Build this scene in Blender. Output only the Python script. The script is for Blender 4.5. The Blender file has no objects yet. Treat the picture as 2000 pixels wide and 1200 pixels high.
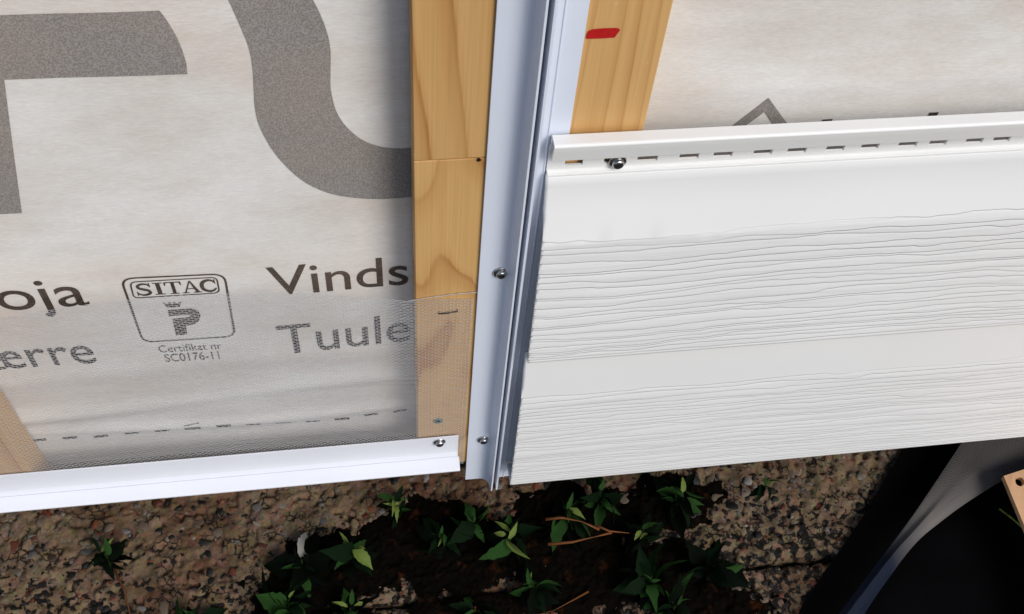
import bpy, bmesh, math, random
import numpy as np
from mathutils import Vector, Matrix

scn = bpy.context.scene
COL = scn.collection

# ------------------------------------------------------------------ camera
CAM = Vector((0.0, -0.35952, 0.80))
cd = bpy.data.cameras.new('camera'); cam = bpy.data.objects.new('camera', cd); COL.objects.link(cam)
cd.sensor_width = 36; cd.sensor_fit = 'HORIZONTAL'; cd.lens = 37.224
cd.clip_start = 0.02; cd.clip_end = 500
fw = Vector((0.12960, 0.56396, -0.81557)); rt = Vector((0.98902, -0.13248, 0.06555)); up = Vector((0.07108, 0.81511, 0.57493))
cam.matrix_world = Matrix(((rt.x, up.x, -fw.x, CAM.x), (rt.y, up.y, -fw.y, CAM.y), (rt.z, up.z, -fw.z, CAM.z), (0, 0, 0, 1)))
scn.camera = cam

# ------------------------------------------------------------------ sky, sun, exposure
SUN_EL, SUN_AZ = math.radians(41), math.radians(145)      # azimuth clockwise from +Y: front right of the wall
w = bpy.data.worlds.new('World'); scn.world = w; w.use_nodes = True
nt = w.node_tree; nt.nodes.clear()
sky = nt.nodes.new('ShaderNodeTexSky'); sky.sky_type = 'NISHITA'; sky.sun_disc = False
sky.sun_elevation = SUN_EL; sky.sun_rotation = SUN_AZ
sky.air_density = 1.0; sky.dust_density = 1.5; sky.ozone_density = 1.0
hs = nt.nodes.new('ShaderNodeHueSaturation'); hs.inputs['Saturation'].default_value = 0.95
bg = nt.nodes.new('ShaderNodeBackground'); bg.inputs[1].default_value = 0.10
wo = nt.nodes.new('ShaderNodeOutputWorld')
nt.links.new(sky.outputs[0], hs.inputs['Color']); nt.links.new(hs.outputs[0], bg.inputs[0]); nt.links.new(bg.outputs[0], wo.inputs[0])
sd = bpy.data.lights.new('sun', 'SUN'); sun = bpy.data.objects.new('sun', sd); COL.objects.link(sun)
sd.energy = 2.0; sd.angle = math.radians(26); sd.color = (1.0, 0.955, 0.89)
sdir = Vector((math.sin(SUN_AZ) * math.cos(SUN_EL), math.cos(SUN_AZ) * math.cos(SUN_EL), math.sin(SUN_EL)))
sun.rotation_euler = sdir.to_track_quat('Z', 'Y').to_euler(); sun.location = (1, -2, 3)
scn.render.engine = 'CYCLES'
vs = scn.view_settings; vs.view_transform = 'Standard'; vs.look = 'None'; vs.exposure = 0.30; vs.gamma = 1.0; vs.use_curve_mapping = False

rng = np.random.default_rng(11); random.seed(5)

# ------------------------------------------------------------------ helpers
def tag(o, label=None, cat=None, group=None, kind=None):
    if label: o['label'] = label
    if cat: o['category'] = cat
    if group: o['group'] = group
    if kind: o['kind'] = kind
    return o
def link(name, me, mat=None, parent=None, smooth=False):
    o = bpy.data.objects.new(name, me); COL.objects.link(o)
    if mat and len(me.materials) == 0: me.materials.append(mat)
    if parent: o.parent = parent
    if smooth: me.polygons.foreach_set('use_smooth', [True] * len(me.polygons))
    return o
def mesh(name, v, f, mat=None, parent=None, smooth=False):
    me = bpy.data.meshes.new(name); me.from_pydata([tuple(map(float, p)) for p in v], [], f); me.update()
    return link(name, me, mat, parent, smooth)
def empty(name, loc=(0, 0, 0)):
    o = bpy.data.objects.new(name, None); COL.objects.link(o); o.location = loc; o.empty_display_size = 0.02; return o
def gridmesh(name, P, mat=None, parent=None, smooth=True, flip=False):
    """P: array (rows, cols, 3)"""
    r, c = P.shape[:2]
    me = bpy.data.meshes.new(name); V = P.reshape(-1, 3)
    i = np.arange(r - 1)[:, None] * c + np.arange(c - 1)[None, :]
    q = np.stack([i, i + 1, i + 1 + c, i + c], -1).reshape(-1, 4)
    if flip: q = q[:, ::-1]
    me.vertices.add(len(V)); me.vertices.foreach_set('co', V.astype(np.float32).ravel())
    me.loops.add(q.size); me.loops.foreach_set('vertex_index', q.astype(np.int32).ravel())
    me.polygons.add(len(q)); me.polygons.foreach_set('loop_start', np.arange(0, q.size, 4, dtype=np.int32)); 
    me.polygons.foreach_set('use_smooth', np.full(len(q), smooth)); me.update(calc_edges=True); me.validate()
    return link(name, me, mat, parent)
def bevel(o, wd, seg=2):
    m = o.modifiers.new('bevel', 'BEVEL'); m.width = wd; m.segments = seg; m.limit_method = 'ANGLE'; m.angle_limit = math.radians(40); return o
def box(name, a, b, mat, parent=None, bev=0.0):
    (x0, y0, z0), (x1, y1, z1) = a, b
    v = [(x0, y0, z0), (x1, y0, z0), (x1, y1, z0), (x0, y1, z0), (x0, y0, z1), (x1, y0, z1), (x1, y1, z1), (x0, y1, z1)]
    o = mesh(name, v, [(0, 3, 2, 1), (4, 5, 6, 7), (0, 1, 5, 4), (1, 2, 6, 5), (2, 3, 7, 6), (3, 0, 4, 7)], mat, parent)
    if bev: bevel(o, bev)
    return o
def extrude(name, prof, axis, a, b, mat, parent=None, bev=0.0, smooth=False):
    """closed 2D profile extruded: axis 'z' profile is (x,y); axis 'x' profile is (y,z)"""
    n = len(prof); v = []
    for t in (a, b):
        for p in prof: v.append((p[0], p[1], t) if axis == 'z' else (t, p[0], p[1]))
    f = [tuple(range(n))[::-1], tuple(range(n, 2 * n))] + [(i, (i + 1) % n, n + (i + 1) % n, n + i) for i in range(n)]
    me = bpy.data.meshes.new(name); me.from_pydata(v, [], f)
    bm = bmesh.new(); bm.from_mesh(me); bmesh.ops.recalc_face_normals(bm, faces=bm.faces); bm.to_mesh(me); bm.free()
    o = link(name, me, mat, parent)
    if bev: bevel(o, bev)
    return o
def noise2(x, y, seed=0):
    """value noise on arrays, -1..1"""
    xi = np.floor(x).astype(np.int64); yi = np.floor(y).astype(np.int64); u = x - xi; v = y - yi
    def h(a, b):
        n = (a * 374761393 + b * 668265263 + seed * 974711) & 0x7fffffff
        n = ((n ^ (n >> 13)) * 1274126177) & 0x7fffffff
        return ((n ^ (n >> 16)) & 0xffff) / 32767.5 - 1
    u = u * u * (3 - 2 * u); v = v * v * (3 - 2 * v)
    return (h(xi, yi) * (1 - u) + h(xi + 1, yi) * u) * (1 - v) + (h(xi, yi + 1) * (1 - u) + h(xi + 1, yi + 1) * u) * v
def fbm(x, y, seed=0, o=4):
    s = 0; a = 1; t = 0
    for k in range(o): s = s + a * noise2(x * 2 ** k, y * 2 ** k, seed + k * 7); t += a; a *= .5
    return s / t
def tube(name, pts, radii, mat, parent=None, n=6):
    V = []; F = []; pts = [Vector(p) for p in pts]
    for i, p in enumerate(pts):
        d = (pts[min(i + 1, len(pts) - 1)] - pts[max(i - 1, 0)]).normalized()
        s = d.cross(Vector((.13, .31, .94))).normalized(); t = d.cross(s)
        for k in range(n):
            a = 2 * math.pi * k / n; V.append(p + (s * math.cos(a) + t * math.sin(a)) * radii[i])
    for i in range(len(pts) - 1):
        for k in range(n): F.append((i * n + k, i * n + (k + 1) % n, (i + 1) * n + (k + 1) % n, (i + 1) * n + k))
    F += [tuple(range(n))[::-1], tuple(range((len(pts) - 1) * n, len(pts) * n))]
    return mesh(name, V, F, mat, parent, True)

# ------------------------------------------------------------------ materials
class M:
    def __init__(s, name, rough=.5, spec=.5):
        s.m = bpy.data.materials.new(name); s.m.use_nodes = True; s.t = s.m.node_tree
        s.b = s.t.nodes['Principled BSDF']; s.b.inputs['Roughness'].default_value = rough
        s.b.inputs['Specular IOR Level'].default_value = spec
        s.tc = s.n('ShaderNodeTexCoord')
    def n(s, typ, **kw):
        nd = s.t.nodes.new(typ)
        for k, v in kw.items(): setattr(nd, k, v)
        return nd
    def l(s, a, b): s.t.links.new(a, b)
    def put(s, inp, v):
        if hasattr(v, 'is_linked') or hasattr(v, 'links'): s.l(v, inp)
        elif isinstance(v, (tuple, list)) and len(v) == 3 and inp.type == 'RGBA': inp.default_value = (*v, 1)
        else: inp.default_value = v
    def map(s, scale, src=None, loc=(0, 0, 0), rot=(0, 0, 0)):
        mp = s.n('ShaderNodeMapping'); mp.inputs['Scale'].default_value = scale; mp.inputs['Location'].default_value = loc; mp.inputs['Rotation'].default_value = rot
        s.l(src or s.tc.outputs['Object'], mp.inputs[0]); return mp.outputs[0]
    def noise(s, scale, detail=4, rough=.55, vec=None, dist=0):
        nd = s.n('ShaderNodeTexNoise'); nd.inputs['Scale'].default_value = scale; nd.inputs['Detail'].default_value = detail
        nd.inputs['Roughness'].default_value = rough; nd.inputs['Distortion'].default_value = dist
        s.l(vec or s.tc.outputs['Object'], nd.inputs['Vector']); return nd.outputs['Fac']
    def voro(s, scale, vec=None, out='Distance', feature='F1'):
        nd = s.n('ShaderNodeTexVoronoi', feature=feature); nd.inputs['Scale'].default_value = scale
        s.l(vec or s.tc.outputs['Object'], nd.inputs['Vector']); return nd.outputs[out]
    def math(s, op, a, b=0.0, c=None):
        nd = s.n('ShaderNodeMath', operation=op); s.put(nd.inputs[0], a); s.put(nd.inputs[1], b)
        if c is not None: s.put(nd.inputs[2], c)
        return nd.outputs[0]
    def ramp(s, fac, stops, interp='LINEAR'):
        nd = s.n('ShaderNodeValToRGB'); cr = nd.color_ramp; cr.interpolation = interp
        while len(cr.elements) < len(stops): cr.elements.new(.5)
        for e, (p, c) in zip(cr.elements, stops):
            e.position = p; e.color = (*c, 1) if isinstance(c, tuple) else (c, c, c, 1)
        s.l(fac, nd.inputs[0]); return nd.outputs[0]
    def mix(s, f, a, b, blend='MIX'):
        nd = s.n('ShaderNodeMix', data_type='RGBA', blend_type=blend)
        s.put(nd.inputs[0], f); s.put(nd.inputs[6], a); s.put(nd.inputs[7], b); return nd.outputs[2]
    def color(s, c): s.put(s.b.inputs['Base Color'], c); return s
    def rough(s, c): s.put(s.b.inputs['Roughness'], c); return s
    def bump(s, h, strength=.3, dist=.001):
        nd = s.n('ShaderNodeBump'); nd.inputs['Strength'].default_value = strength; nd.inputs['Distance'].default_value = dist
        s.l(h, nd.inputs['Height']); s.l(nd.outputs[0], s.b.inputs['Normal']); return s
    def attr(s, name):
        nd = s.n('ShaderNodeAttribute', attribute_name=name); return nd.outputs['Color']

def wood(name, light, mid, dark, xs, ns, amp, seed, freq):
    m = M(name, .55, .35)
    sep = m.n('ShaderNodeSeparateXYZ'); m.l(m.tc.outputs['Object'], sep.inputs[0])
    warp = m.noise(1.0, 2, .45, m.map((ns[0], 6, ns[1]), loc=(seed, seed * .7, seed * .3)))
    fine = m.noise(1.0, 3, .6, m.map((900, 300, 9), loc=(seed, 0, 0)))
    v = m.math('MULTIPLY_ADD', sep.outputs[0], xs, m.math('MULTIPLY', warp, amp))
    v = m.math('MULTIPLY', v, freq)
    v = m.math('ADD', v, m.math('MULTIPLY', fine, .10))
    fr = m.math('FRACT', v)
    ring = m.ramp(fr, [(0, 0.25), (.12, 0.0), (.55, .12), (.86, .55), (.95, 1.0), (1.0, .25)])
    strength = m.noise(1.0, 2, .5, m.map((40, 20, 2), loc=(seed + 3, 1, 0)))
    ring = m.math('MULTIPLY', ring, m.math('MULTIPLY_ADD', strength, 2.0, -.25))
    base = m.mix(m.noise(1.0, 3, .5, m.map((22, 22, 5), loc=(seed, 2, 5))), light, mid)
    cl = m.n('ShaderNodeClamp'); m.l(m.math('MULTIPLY', ring, .95), cl.inputs[0])
    c = m.mix(cl.outputs[0], base, dark)
    fib = m.ramp(fine, [(.3, .90), (.7, 1.06)])
    c = m.mix(1.0, c, fib, 'MULTIPLY')
    specks = m.ramp(m.noise(1.0, 1, .5, m.map((420, 300, 90), loc=(seed, 0, 4))), [(.74, 0.0), (.80, 1.0)])
    c = m.mix(m.math('MULTIPLY', specks, .35), c, (.80, .60, .36))
    m.color(c); m.bump(fine, .12, .0004); m.rough(m.ramp(fine, [(.3, .48), (.7, .62)]))
    return m.m
mat_wood_l = wood('pine_cathedral', (.61, .375, .155), (.56, .325, .12), (.36, .155, .035), 15, (11, 2.2), 1.6, 3.1, 3.6)
mat_wood_l2 = wood('pine_lower_board', (.64, .395, .16), (.58, .34, .125), (.36, .15, .035), 12, (13, 4.2), 2.6, 8.3, 3.0)
mat_wood_r = wood('pine_straight', (.65, .40, .165), (.60, .35, .13), (.46, .235, .075), 18, (30, 1.2), 1.3, 5.7, 5.0)

def barrier():
    m = M('nonwoven_barrier', .75, .25)
    st = m.noise(1.0, 5, .6, m.map((9, 9, 24)))
    st2 = m.noise(1.0, 4, .6, m.map((6, 6, 11), loc=(4, 2, 7)))
    fib = m.noise(1.0, 3, .65, m.map((260, 100, 1500)))
    c = m.mix(m.ramp(st, [(.36, 0.0), (.64, 1.0)]), (.76, .745, .725), (.65, .605, .56))
    c = m.mix(m.math('MULTIPLY', m.ramp(st2, [(.52, 0.0), (.72, 1.0)]), .55), c, (.68, .56, .47))
    c = m.mix(1.0, c, m.ramp(fib, [(.3, .90), (.7, 1.06)]), 'MULTIPLY')
    m.color(c); m.bump(fib, .25, .0006); return m.m
mat_barrier = barrier()
def print_mat(name, ink, bgc, lo, hi):
    m = M(name, .7, .25)
    d = m.voro(1250, m.map((1, 0, 1)))
    sp = m.ramp(d, [(lo, 1.0), (hi, 0.0)])
    st = m.noise(1.0, 4, .6, m.map((7, 7, 16), loc=(2, 2, 2)))
    c = m.mix(sp, bgc, ink)
    c = m.mix(m.math('MULTIPLY', m.ramp(st, [(.4, 0.0), (.75, 1.0)]), .35), c, (.36, .27, .20))
    m.color(c); return m.m
mat_ink_grey = print_mat('grey_halftone_print', (.19, .175, .168), (.31, .29, .275), .3, .66)
mat_ink_dark = print_mat('dark_brown_print', (.028, .021, .019), (.11, .085, .07), .60, .85)

def pvc(name, col, rough, streak=(3, 200, 200)):
    m = M(name, rough, .45)
    n1 = m.noise(1.0, 4, .6, m.map((14, 14, 14)))
    sm = m.noise(1.0, 3, .6, m.map(streak, loc=(1, 3, 2)))
    sp = m.ramp(m.voro(26), [(.014, 1.0), (.022, 0.0)])
    c = m.mix(m.ramp(n1, [(.3, 0.0), (.8, 1.0)]), col, tuple(x * .955 for x in col))
    c = m.mix(m.math('MULTIPLY', sp, .5), c, (.34, .32, .29))
    m.color(c); m.rough(m.ramp(sm, [(.3, rough - .06), (.7, rough + .10)]))
    return m.m
mat_trim = pvc('cool_white_pvc', (.68, .725, .83), .30, (300, 300, 3))
mat_strip = pvc('starter_white_pvc', (.76, .78, .84), .34)
mat_siding_smooth = pvc('siding_smooth_pvc', (.775, .778, .77), .42)
def siding_mat():
    m = M('siding_woodgrain_pvc', .5, .4)
    fib = m.noise(1.0, 4, .65, m.map((26, 90, 1500)))
    fib2 = m.noise(1.0, 3, .6, m.map((11, 30, 420), loc=(3, 1, 2)))
    lo = m.noise(1.0, 3, .5, m.map((6, 6, 12)))
    groove_shade = m.attr('grain')
    c = m.mix(m.ramp(lo, [(.3, 0.0), (.7, 1.0)]), (.77, .775, .77), (.74, .742, .735))
    c = m.mix(m.math('MULTIPLY', m.attr('emboss'), m.math('MULTIPLY', m.ramp(fib2, [(.45, 0.0), (.7, 1.0)]), .55)), c, (.62, .625, .62))
    c = m.mix(groove_shade, c, (.22, .22, .218))  # groove bottoms darkened in the colour: printed grain plus painted recess shade
    sp = m.ramp(m.voro(24), [(.014, 1.0), (.022, 0.0)])
    c = m.mix(m.math('MULTIPLY', sp, .45), c, (.3, .28, .25))
    m.color(c)
    h = m.math('MULTIPLY', m.math('ADD', fib, m.math('MULTIPLY', fib2, .8)), m.attr('emboss'))
    m.bump(h, .30, .0005); m.rough(m.ramp(fib, [(.3, .42), (.7, .58)])); return m.m
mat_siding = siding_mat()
def simple(name, col, rough=.5, spec=.5, metal=0.0, var=.15, scale=60):
    m = M(name, rough, spec); m.b.inputs['Metallic'].default_value = metal
    c = m.mix(m.noise(scale, 4), tuple(x * (1 - var) for x in col), tuple(min(1, x * (1 + var)) for x in col))
    m.color(c); return m.m
mat_metal = simple('stainless_steel', (.50, .49, .48), .28, .5, 1.0)
mat_dark_recess = simple('screw_socket_dark', (.03, .03, .03), .5, .4, .6)
mat_green_metal = simple('green_coated_screw', (.10, .17, .15), .4, .5, .4)
mat_staple = simple('dark_staple_wire', (.10, .075, .06), .4, .5, .7)
mat_red = simple('red_marker_ink', (.44, .010, .010), .45, .5, 0, .25, 300)
mat_net = simple('fibreglass_net', (.56, .57, .59), .35, .5, 0, .1, 200)
mat_net_grey = None
gnm = M('grey_net', .6, .2); sx_ = gnm.n('ShaderNodeSeparateXYZ'); gnm.l(gnm.tc.outputs['Object'], sx_.inputs[0]); gnm.color(gnm.mix(gnm.ramp(sx_.outputs[0], [(.385, 0.0), (.43, 1.0)]), (.004, .009, .026), (.17, .155, .145))); mat_net_grey = gnm.m
mat_dash = simple('seam_stitch_ink', (.018, .016, .016), .7)
mat_black_sheet = simple('black_shade_sheet', (.0020, .0020, .0024), .9, .02, 0, .3, 20)
mat_black_box = simple('black_plastic', (.002, .002, .002), .8, .04)
mat_plinth = simple('plinth_concrete', (.12, .10, .08), .9, .2, 0, .3, 90)
mat_board = wood('plywood_offcut', (.60, .36, .20), (.55, .32, .17), (.45, .24, .11), 10, (6, 2), 1.2, 1.7, 6)
mat_twig = simple('dry_twig', (.13, .042, .009), .7, .3, 0, .4, 120)
mat_pale_leaf = simple('pale_dead_leaf', (.22, .22, .20), .7, .3, 0, .3, 200)

# ------------------------------------------------------------------ ground and paving
def concrete():
    m = M('exposed_aggregate_concrete', .85, .25)
    a = m.noise(1.0, 5, .65, m.map((38, 38, 38)))
    b = m.noise(1.0, 5, .6, m.map((9, 9, 9), loc=(3, 4, 0)))
    v = m.voro(210, m.map((1, 1, .3)), 'Color')
    f = m.noise(420, 4, .7)
    c = m.mix(m.ramp(a, [(.35, 0.0), (.65, 1.0)]), (.215, .148, .090), (.130, .085, .047))
    c = m.mix(m.math('MULTIPLY', m.ramp(b, [(.48, 0.0), (.62, 1.0)]), .75), c, (.075, .026, .010))
    c = m.mix(.25, c, m.mix(1.0, c, v, 'MULTIPLY'))
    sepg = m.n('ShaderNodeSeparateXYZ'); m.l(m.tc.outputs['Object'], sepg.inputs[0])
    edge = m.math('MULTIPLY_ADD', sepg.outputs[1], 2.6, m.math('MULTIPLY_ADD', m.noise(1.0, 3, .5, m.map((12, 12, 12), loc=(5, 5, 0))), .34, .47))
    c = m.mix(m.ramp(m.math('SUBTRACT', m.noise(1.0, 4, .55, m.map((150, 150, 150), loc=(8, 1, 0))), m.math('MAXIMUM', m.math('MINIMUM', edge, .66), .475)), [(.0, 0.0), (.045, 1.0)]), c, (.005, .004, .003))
    wv = m.n('ShaderNodeVectorMath', operation='MULTIPLY_ADD'); wn = m.n('ShaderNodeTexNoise'); wn.inputs['Scale'].default_value = 60; m.l(m.tc.outputs['Object'], wn.inputs['Vector'])
    m.l(wn.outputs['Color'], wv.inputs[0]); wv.inputs[1].default_value = (.012, .012, .012); m.l(m.tc.outputs['Object'], wv.inputs[2])
    crack = m.voro(130, wv.outputs[0], 'Distance', 'DISTANCE_TO_EDGE')
    gate = m.ramp(m.noise(1.0, 3, .5, m.map((55, 55, 55), loc=(1, 7, 0))), [(.48, 0.0), (.60, 1.0)])
    c = m.mix(m.math('MULTIPLY', m.ramp(crack, [(.03, 1.0), (.10, 0.0)]), gate), c, (.010, .007, .005))
    c = m.mix(1.0, c, m.ramp(f, [(.25, .6), (.75, 1.3)]), 'MULTIPLY')
    m.color(c); m.bump(f, .8, .0012); return m.m
mat_concrete = concrete()
def dirt():
    m = M('dark_earth', .95, .1)
    c = m.mix(m.noise(30, 5, .6), (.012, .010, .008), (.030, .022, .014)); m.color(c); m.bump(m.noise(90, 4), .8, .004); return m.m
mat_dirt = dirt()
GZ = -0.02
tag(mesh('ground', [(-60, -60, GZ), (60, -60, GZ), (60, 60, GZ), (-60, 60, GZ)], [(0, 1, 2, 3)], mat_dirt), kind='structure')

JY = -0.0755
def slab(y0, y1, seed, label):
    x0, x1 = -.62, .86; res = .0014
    nx = int((x1 - x0) / res); ny = max(2, int((y1 - y0) / res))
    X, Y = np.meshgrid(np.linspace(x0, x1, nx), np.linspace(y0, y1, ny))
    def height(x, y):
        h = .0030 * fbm(x * 140, y * 140, 3, 4) + .0016 * fbm(x * 30, y * 30, 9, 2)
        p = noise2(x * 190 + 7, y * 190, 21); h = h - .0034 * np.clip((p - .30) / .4, 0, 1)
        return h
    Z = height(X, Y)
    e = np.minimum(np.minimum(Y - y0, y1 - Y), .006) / .006
    Z = Z - .004 * (1 - np.sqrt(np.clip(e, 0, 1)))
    P = np.stack([X, Y, Z], -1)
    # skirt
    top = P[:1].copy(); top[..., 2] = -.019; bot = P[-1:].copy(); bot[..., 2] = -.019
    P = np.concatenate([top, P, bot], 0)
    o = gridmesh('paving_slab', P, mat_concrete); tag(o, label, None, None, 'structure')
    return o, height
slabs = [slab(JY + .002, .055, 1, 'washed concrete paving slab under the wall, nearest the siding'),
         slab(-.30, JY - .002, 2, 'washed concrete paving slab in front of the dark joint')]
hgt = slabs[0][1]

# pebbles
bm = bmesh.new(); bmesh.ops.create_icosphere(bm, subdivisions=2, radius=1.0)
ico_v = np.array([v.co[:] for v in bm.verts]); ico_f = np.array([[v.index for v in f.verts] for f in bm.faces]); bm.free()
PAL = np.array([(.11, .082, .056), (.085, .06, .038), (.125, .10, .075), (.075, .018, .007), (.12, .034, .013), (.005, .004, .003), (.010, .008, .006), (.004, .004, .004), (.10, .092, .085), (.18, .165, .15), (.035, .022, .012)])
PW = np.array([.07, .07, .03, .13, .08, .24, .18, .14, .03, .010, .10])
def pebble_mat(vc):
    m = M('pebble_stone', .6, .35)
    if vc: c = m.attr('tint')
    else:
        oi = m.n('ShaderNodeObjectInfo'); c = oi.outputs['Color']
    c = m.mix(1.0, c, m.ramp(m.noise(300, 4), [(.3, .65), (.7, 1.3)]), 'MULTIPLY'); m.color(c); m.bump(m.noise(500, 3), .4, .0005); return m.m
mat_peb_v, mat_peb_o = pebble_mat(True), pebble_mat(False)
def pebshape(k):
    r = np.random.default_rng(100 + k); v = ico_v.copy()
    for _ in range(9):
        d = r.normal(size=3); d /= np.linalg.norm(d); t = .35 + .4 * r.random()
        s = v @ d; v = v - np.outer(np.clip(s - t, 0, None), d) * .85
    return v * (1 + .10 * r.normal(size=(len(v), 1)) * .5)
shapes = [pebshape(k) for k in range(8)]
N = 4600
px = rng.uniform(-.40, .62, N); py = rng.uniform(-.165, .05, N)
pr = np.clip(rng.lognormal(math.log(.0026), .42, N), .0011, .0075)
keep = (np.abs(py - JY) > pr + .001) & (np.abs(px) < 9)
px, py, pr = px[keep], py[keep], pr[keep]
cl = rng.choice(len(PAL), len(px), p=PW / PW.sum())
# the photograph shows darker, redder stones away from the wall and paler ones close to it
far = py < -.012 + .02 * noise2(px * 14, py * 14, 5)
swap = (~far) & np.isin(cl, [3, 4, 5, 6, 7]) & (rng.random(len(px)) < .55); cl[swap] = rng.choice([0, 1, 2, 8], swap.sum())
cols = PAL[cl] * rng.uniform(.75, 1.25, (len(px), 1))
order = np.argsort(-pr); vis = (px > -.31) & (px < .40) & (py > -.115) & (py < .02)
big = [i for i in order if vis[i]][:280]; bigset = set(big)
pebme = []
for k in range(8):
    me = bpy.data.meshes.new('pebble'); me.from_pydata([tuple(p) for p in shapes[k]], [], [tuple(f) for f in ico_f.tolist()]); me.materials.append(mat_peb_o)
    me.polygons.foreach_set('use_smooth', [True] * len(me.polygons)); pebme.append(me)
zg = hgt(px, py)
for i in big:
    o = bpy.data.objects.new('pebble', pebme[i % 8]); COL.objects.link(o); o.parent = slabs[0][0] if py[i] > JY else slabs[1][0]
    r = pr[i]; o.location = (px[i], py[i], zg[i] - .0004); o.scale = (r * rng.uniform(.8, 1.3), r * rng.uniform(.7, 1.0), r * rng.uniform(.25, .45))
    o.rotation_euler = (rng.uniform(-.3, .3), rng.uniform(-.3, .3), rng.uniform(0, 6.3)); o.color = (*cols[i], 1)
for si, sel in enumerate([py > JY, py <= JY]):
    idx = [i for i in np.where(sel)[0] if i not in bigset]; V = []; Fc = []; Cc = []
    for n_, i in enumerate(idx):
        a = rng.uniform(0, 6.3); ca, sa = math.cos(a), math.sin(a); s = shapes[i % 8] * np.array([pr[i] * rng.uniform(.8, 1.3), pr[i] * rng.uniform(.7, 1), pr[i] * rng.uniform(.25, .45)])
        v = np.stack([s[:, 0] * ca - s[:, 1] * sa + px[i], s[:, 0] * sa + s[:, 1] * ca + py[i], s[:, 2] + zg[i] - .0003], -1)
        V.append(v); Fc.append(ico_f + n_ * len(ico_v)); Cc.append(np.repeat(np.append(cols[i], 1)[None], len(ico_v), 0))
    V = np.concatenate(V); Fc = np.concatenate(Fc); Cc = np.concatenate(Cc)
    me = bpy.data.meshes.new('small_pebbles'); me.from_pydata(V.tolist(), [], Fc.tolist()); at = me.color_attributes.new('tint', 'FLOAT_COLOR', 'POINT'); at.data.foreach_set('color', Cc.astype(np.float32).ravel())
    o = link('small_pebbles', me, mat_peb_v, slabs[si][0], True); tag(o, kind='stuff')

# plinth under the wall
tag(box('concrete_plinth', (-1.2, .045, -.02), (1.6, .16, .095), mat_plinth), 'low brown concrete plinth in shade under the bottom of the wall', 'plinth')

# ------------------------------------------------------------------ wind barrier sheet with its print
SY = 0.024
def sheet_off(x, z):
    x = np.asarray(x, float); z = np.asarray(z, float)
    d = .0010 * noise2(x * 9, z * 7, 31) + .0004 * noise2(x * 30, z * 22, 8)
    a = np.exp(-((z - .165 - .010 * np.sin(x * 11 + 1)) / .008) ** 2) * (.0028 + .0012 * np.sin(x * 17))
    b = np.exp(-((z - .132 - .006 * np.sin(x * 16)) / .006) ** 2) * .0022 * (np.sin(x * 8 + 2) * .5 + .6)
    c = np.exp(-((z - .195 - .012 * np.sin(x * 7 + 2)) / .010) ** 2) * .0014
    return -(d + a + b + c)
X, Z = np.meshgrid(np.linspace(-1.2, 1.6, 467), np.linspace(.085, 1.35, 252))
zz = np.concatenate([np.arange(.085, .23, .002), np.arange(.232, 1.36, .012)])
X, Z = np.meshgrid(np.linspace(-1.2, 1.6, 560), zz)
sheet = gridmesh('wind_barrier_sheet', np.stack([X, SY + sheet_off(X, Z), Z], -1), mat_barrier)
tag(sheet, 'off-white printed wind barrier membrane stretched behind the battens', 'membrane')

def clean_print(name, bm, mat, step=.012, off=.00035):
    bm.normal_update(); bmesh.ops.triangulate(bm, faces=bm.faces, ngon_method='EAR_CLIP')
    xs = [v.co.x for v in bm.verts]; zs = [v.co.z for v in bm.verts]
    for a, b, nrm in ((min(xs), max(xs), (1, 0, 0)), (min(zs), max(zs), (0, 0, 1))):
        t = math.ceil(a / step) * step
        while t < b:
            co = (t, 0, 0) if nrm[0] else (0, 0, t)
            bmesh.ops.bisect_plane(bm, geom=bm.verts[:] + bm.edges[:] + bm.faces[:], plane_co=co, plane_no=nrm); t += step
    for v in bm.verts: v.co.y = SY + float(sheet_off(v.co.x, v.co.z)) - off
    bmesh.ops.recalc_face_normals(bm, faces=bm.faces)
    bm.faces.ensure_lookup_table()
    if bm.faces and bm.faces[0].normal.y > 0: bmesh.ops.reverse_faces(bm, faces=bm.faces)
    me = bpy.data.meshes.new(name); bm.to_mesh(me); bm.free()
    return link(name, me, mat, sheet)
def poly_print(name, polys, mat, **k):
    bm = bmesh.new()
    for p in polys:
        vs_ = [bm.verts.new((x, 0, z)) for x, z in p]; bm.faces.new(vs_)
    return clean_print(name, bm, mat, **k)
def chaikin(p, n=2, closed=False):
    for _ in range(n):
        q = [p[0]]
        for a, b in zip(p[:-1], p[1:]): q += [(a[0] * .75 + b[0] * .25, a[1] * .75 + b[1] * .25), (a[0] * .25 + b[0] * .75, a[1] * .25 + b[1] * .75)]
        p = q + [p[-1]]
    return p
poly_print('printed_letter', [[(-.36, .4915), (-.0822, .4903)] + chaikin([(-.0822, .4903), (-.0798, .4838), (-.0777, .4754), (-.0766, .4668), (-.0764, .4592), (-.0771, .4538)])[1:] +
    [(-.1571, .4548), (-.1768, .3632), (-.26, .364), (-.24, .4555), (-.36, .4560)]], mat_ink_grey)
outer = chaikin([(-.075, .56), (-.062, .523), (-.0524, .4943), (-.051, .4873), (-.0488, .4766), (-.0473, .4677), (-.0472, .4564), (-.0486, .4418), (-.0496, .4322), (-.0496, .4209), (-.0475, .4101), (-.0439, .3976), (-.0367, .3829), (-.029, .3722), (-.0172, .3634), (-.0038, .3589), (.01, .3572), (.0228, .3574), (.06, .362)])
inner = chaikin([(-.04, .56), (-.026, .52), (-.0164, .4928), (-.0141, .4857), (-.0121, .4772), (-.0108, .4659), (-.0119, .4519), (-.0128, .4423), (-.0123, .4326), (-.0109, .4239), (-.0072, .4148), (-.0003, .4052), (.008, .3994), (.0168, .3969), (.0232, .3964), (.06, .401)])
poly_print('printed_letter', [outer + inner[::-1]], mat_ink_grey)
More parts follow.
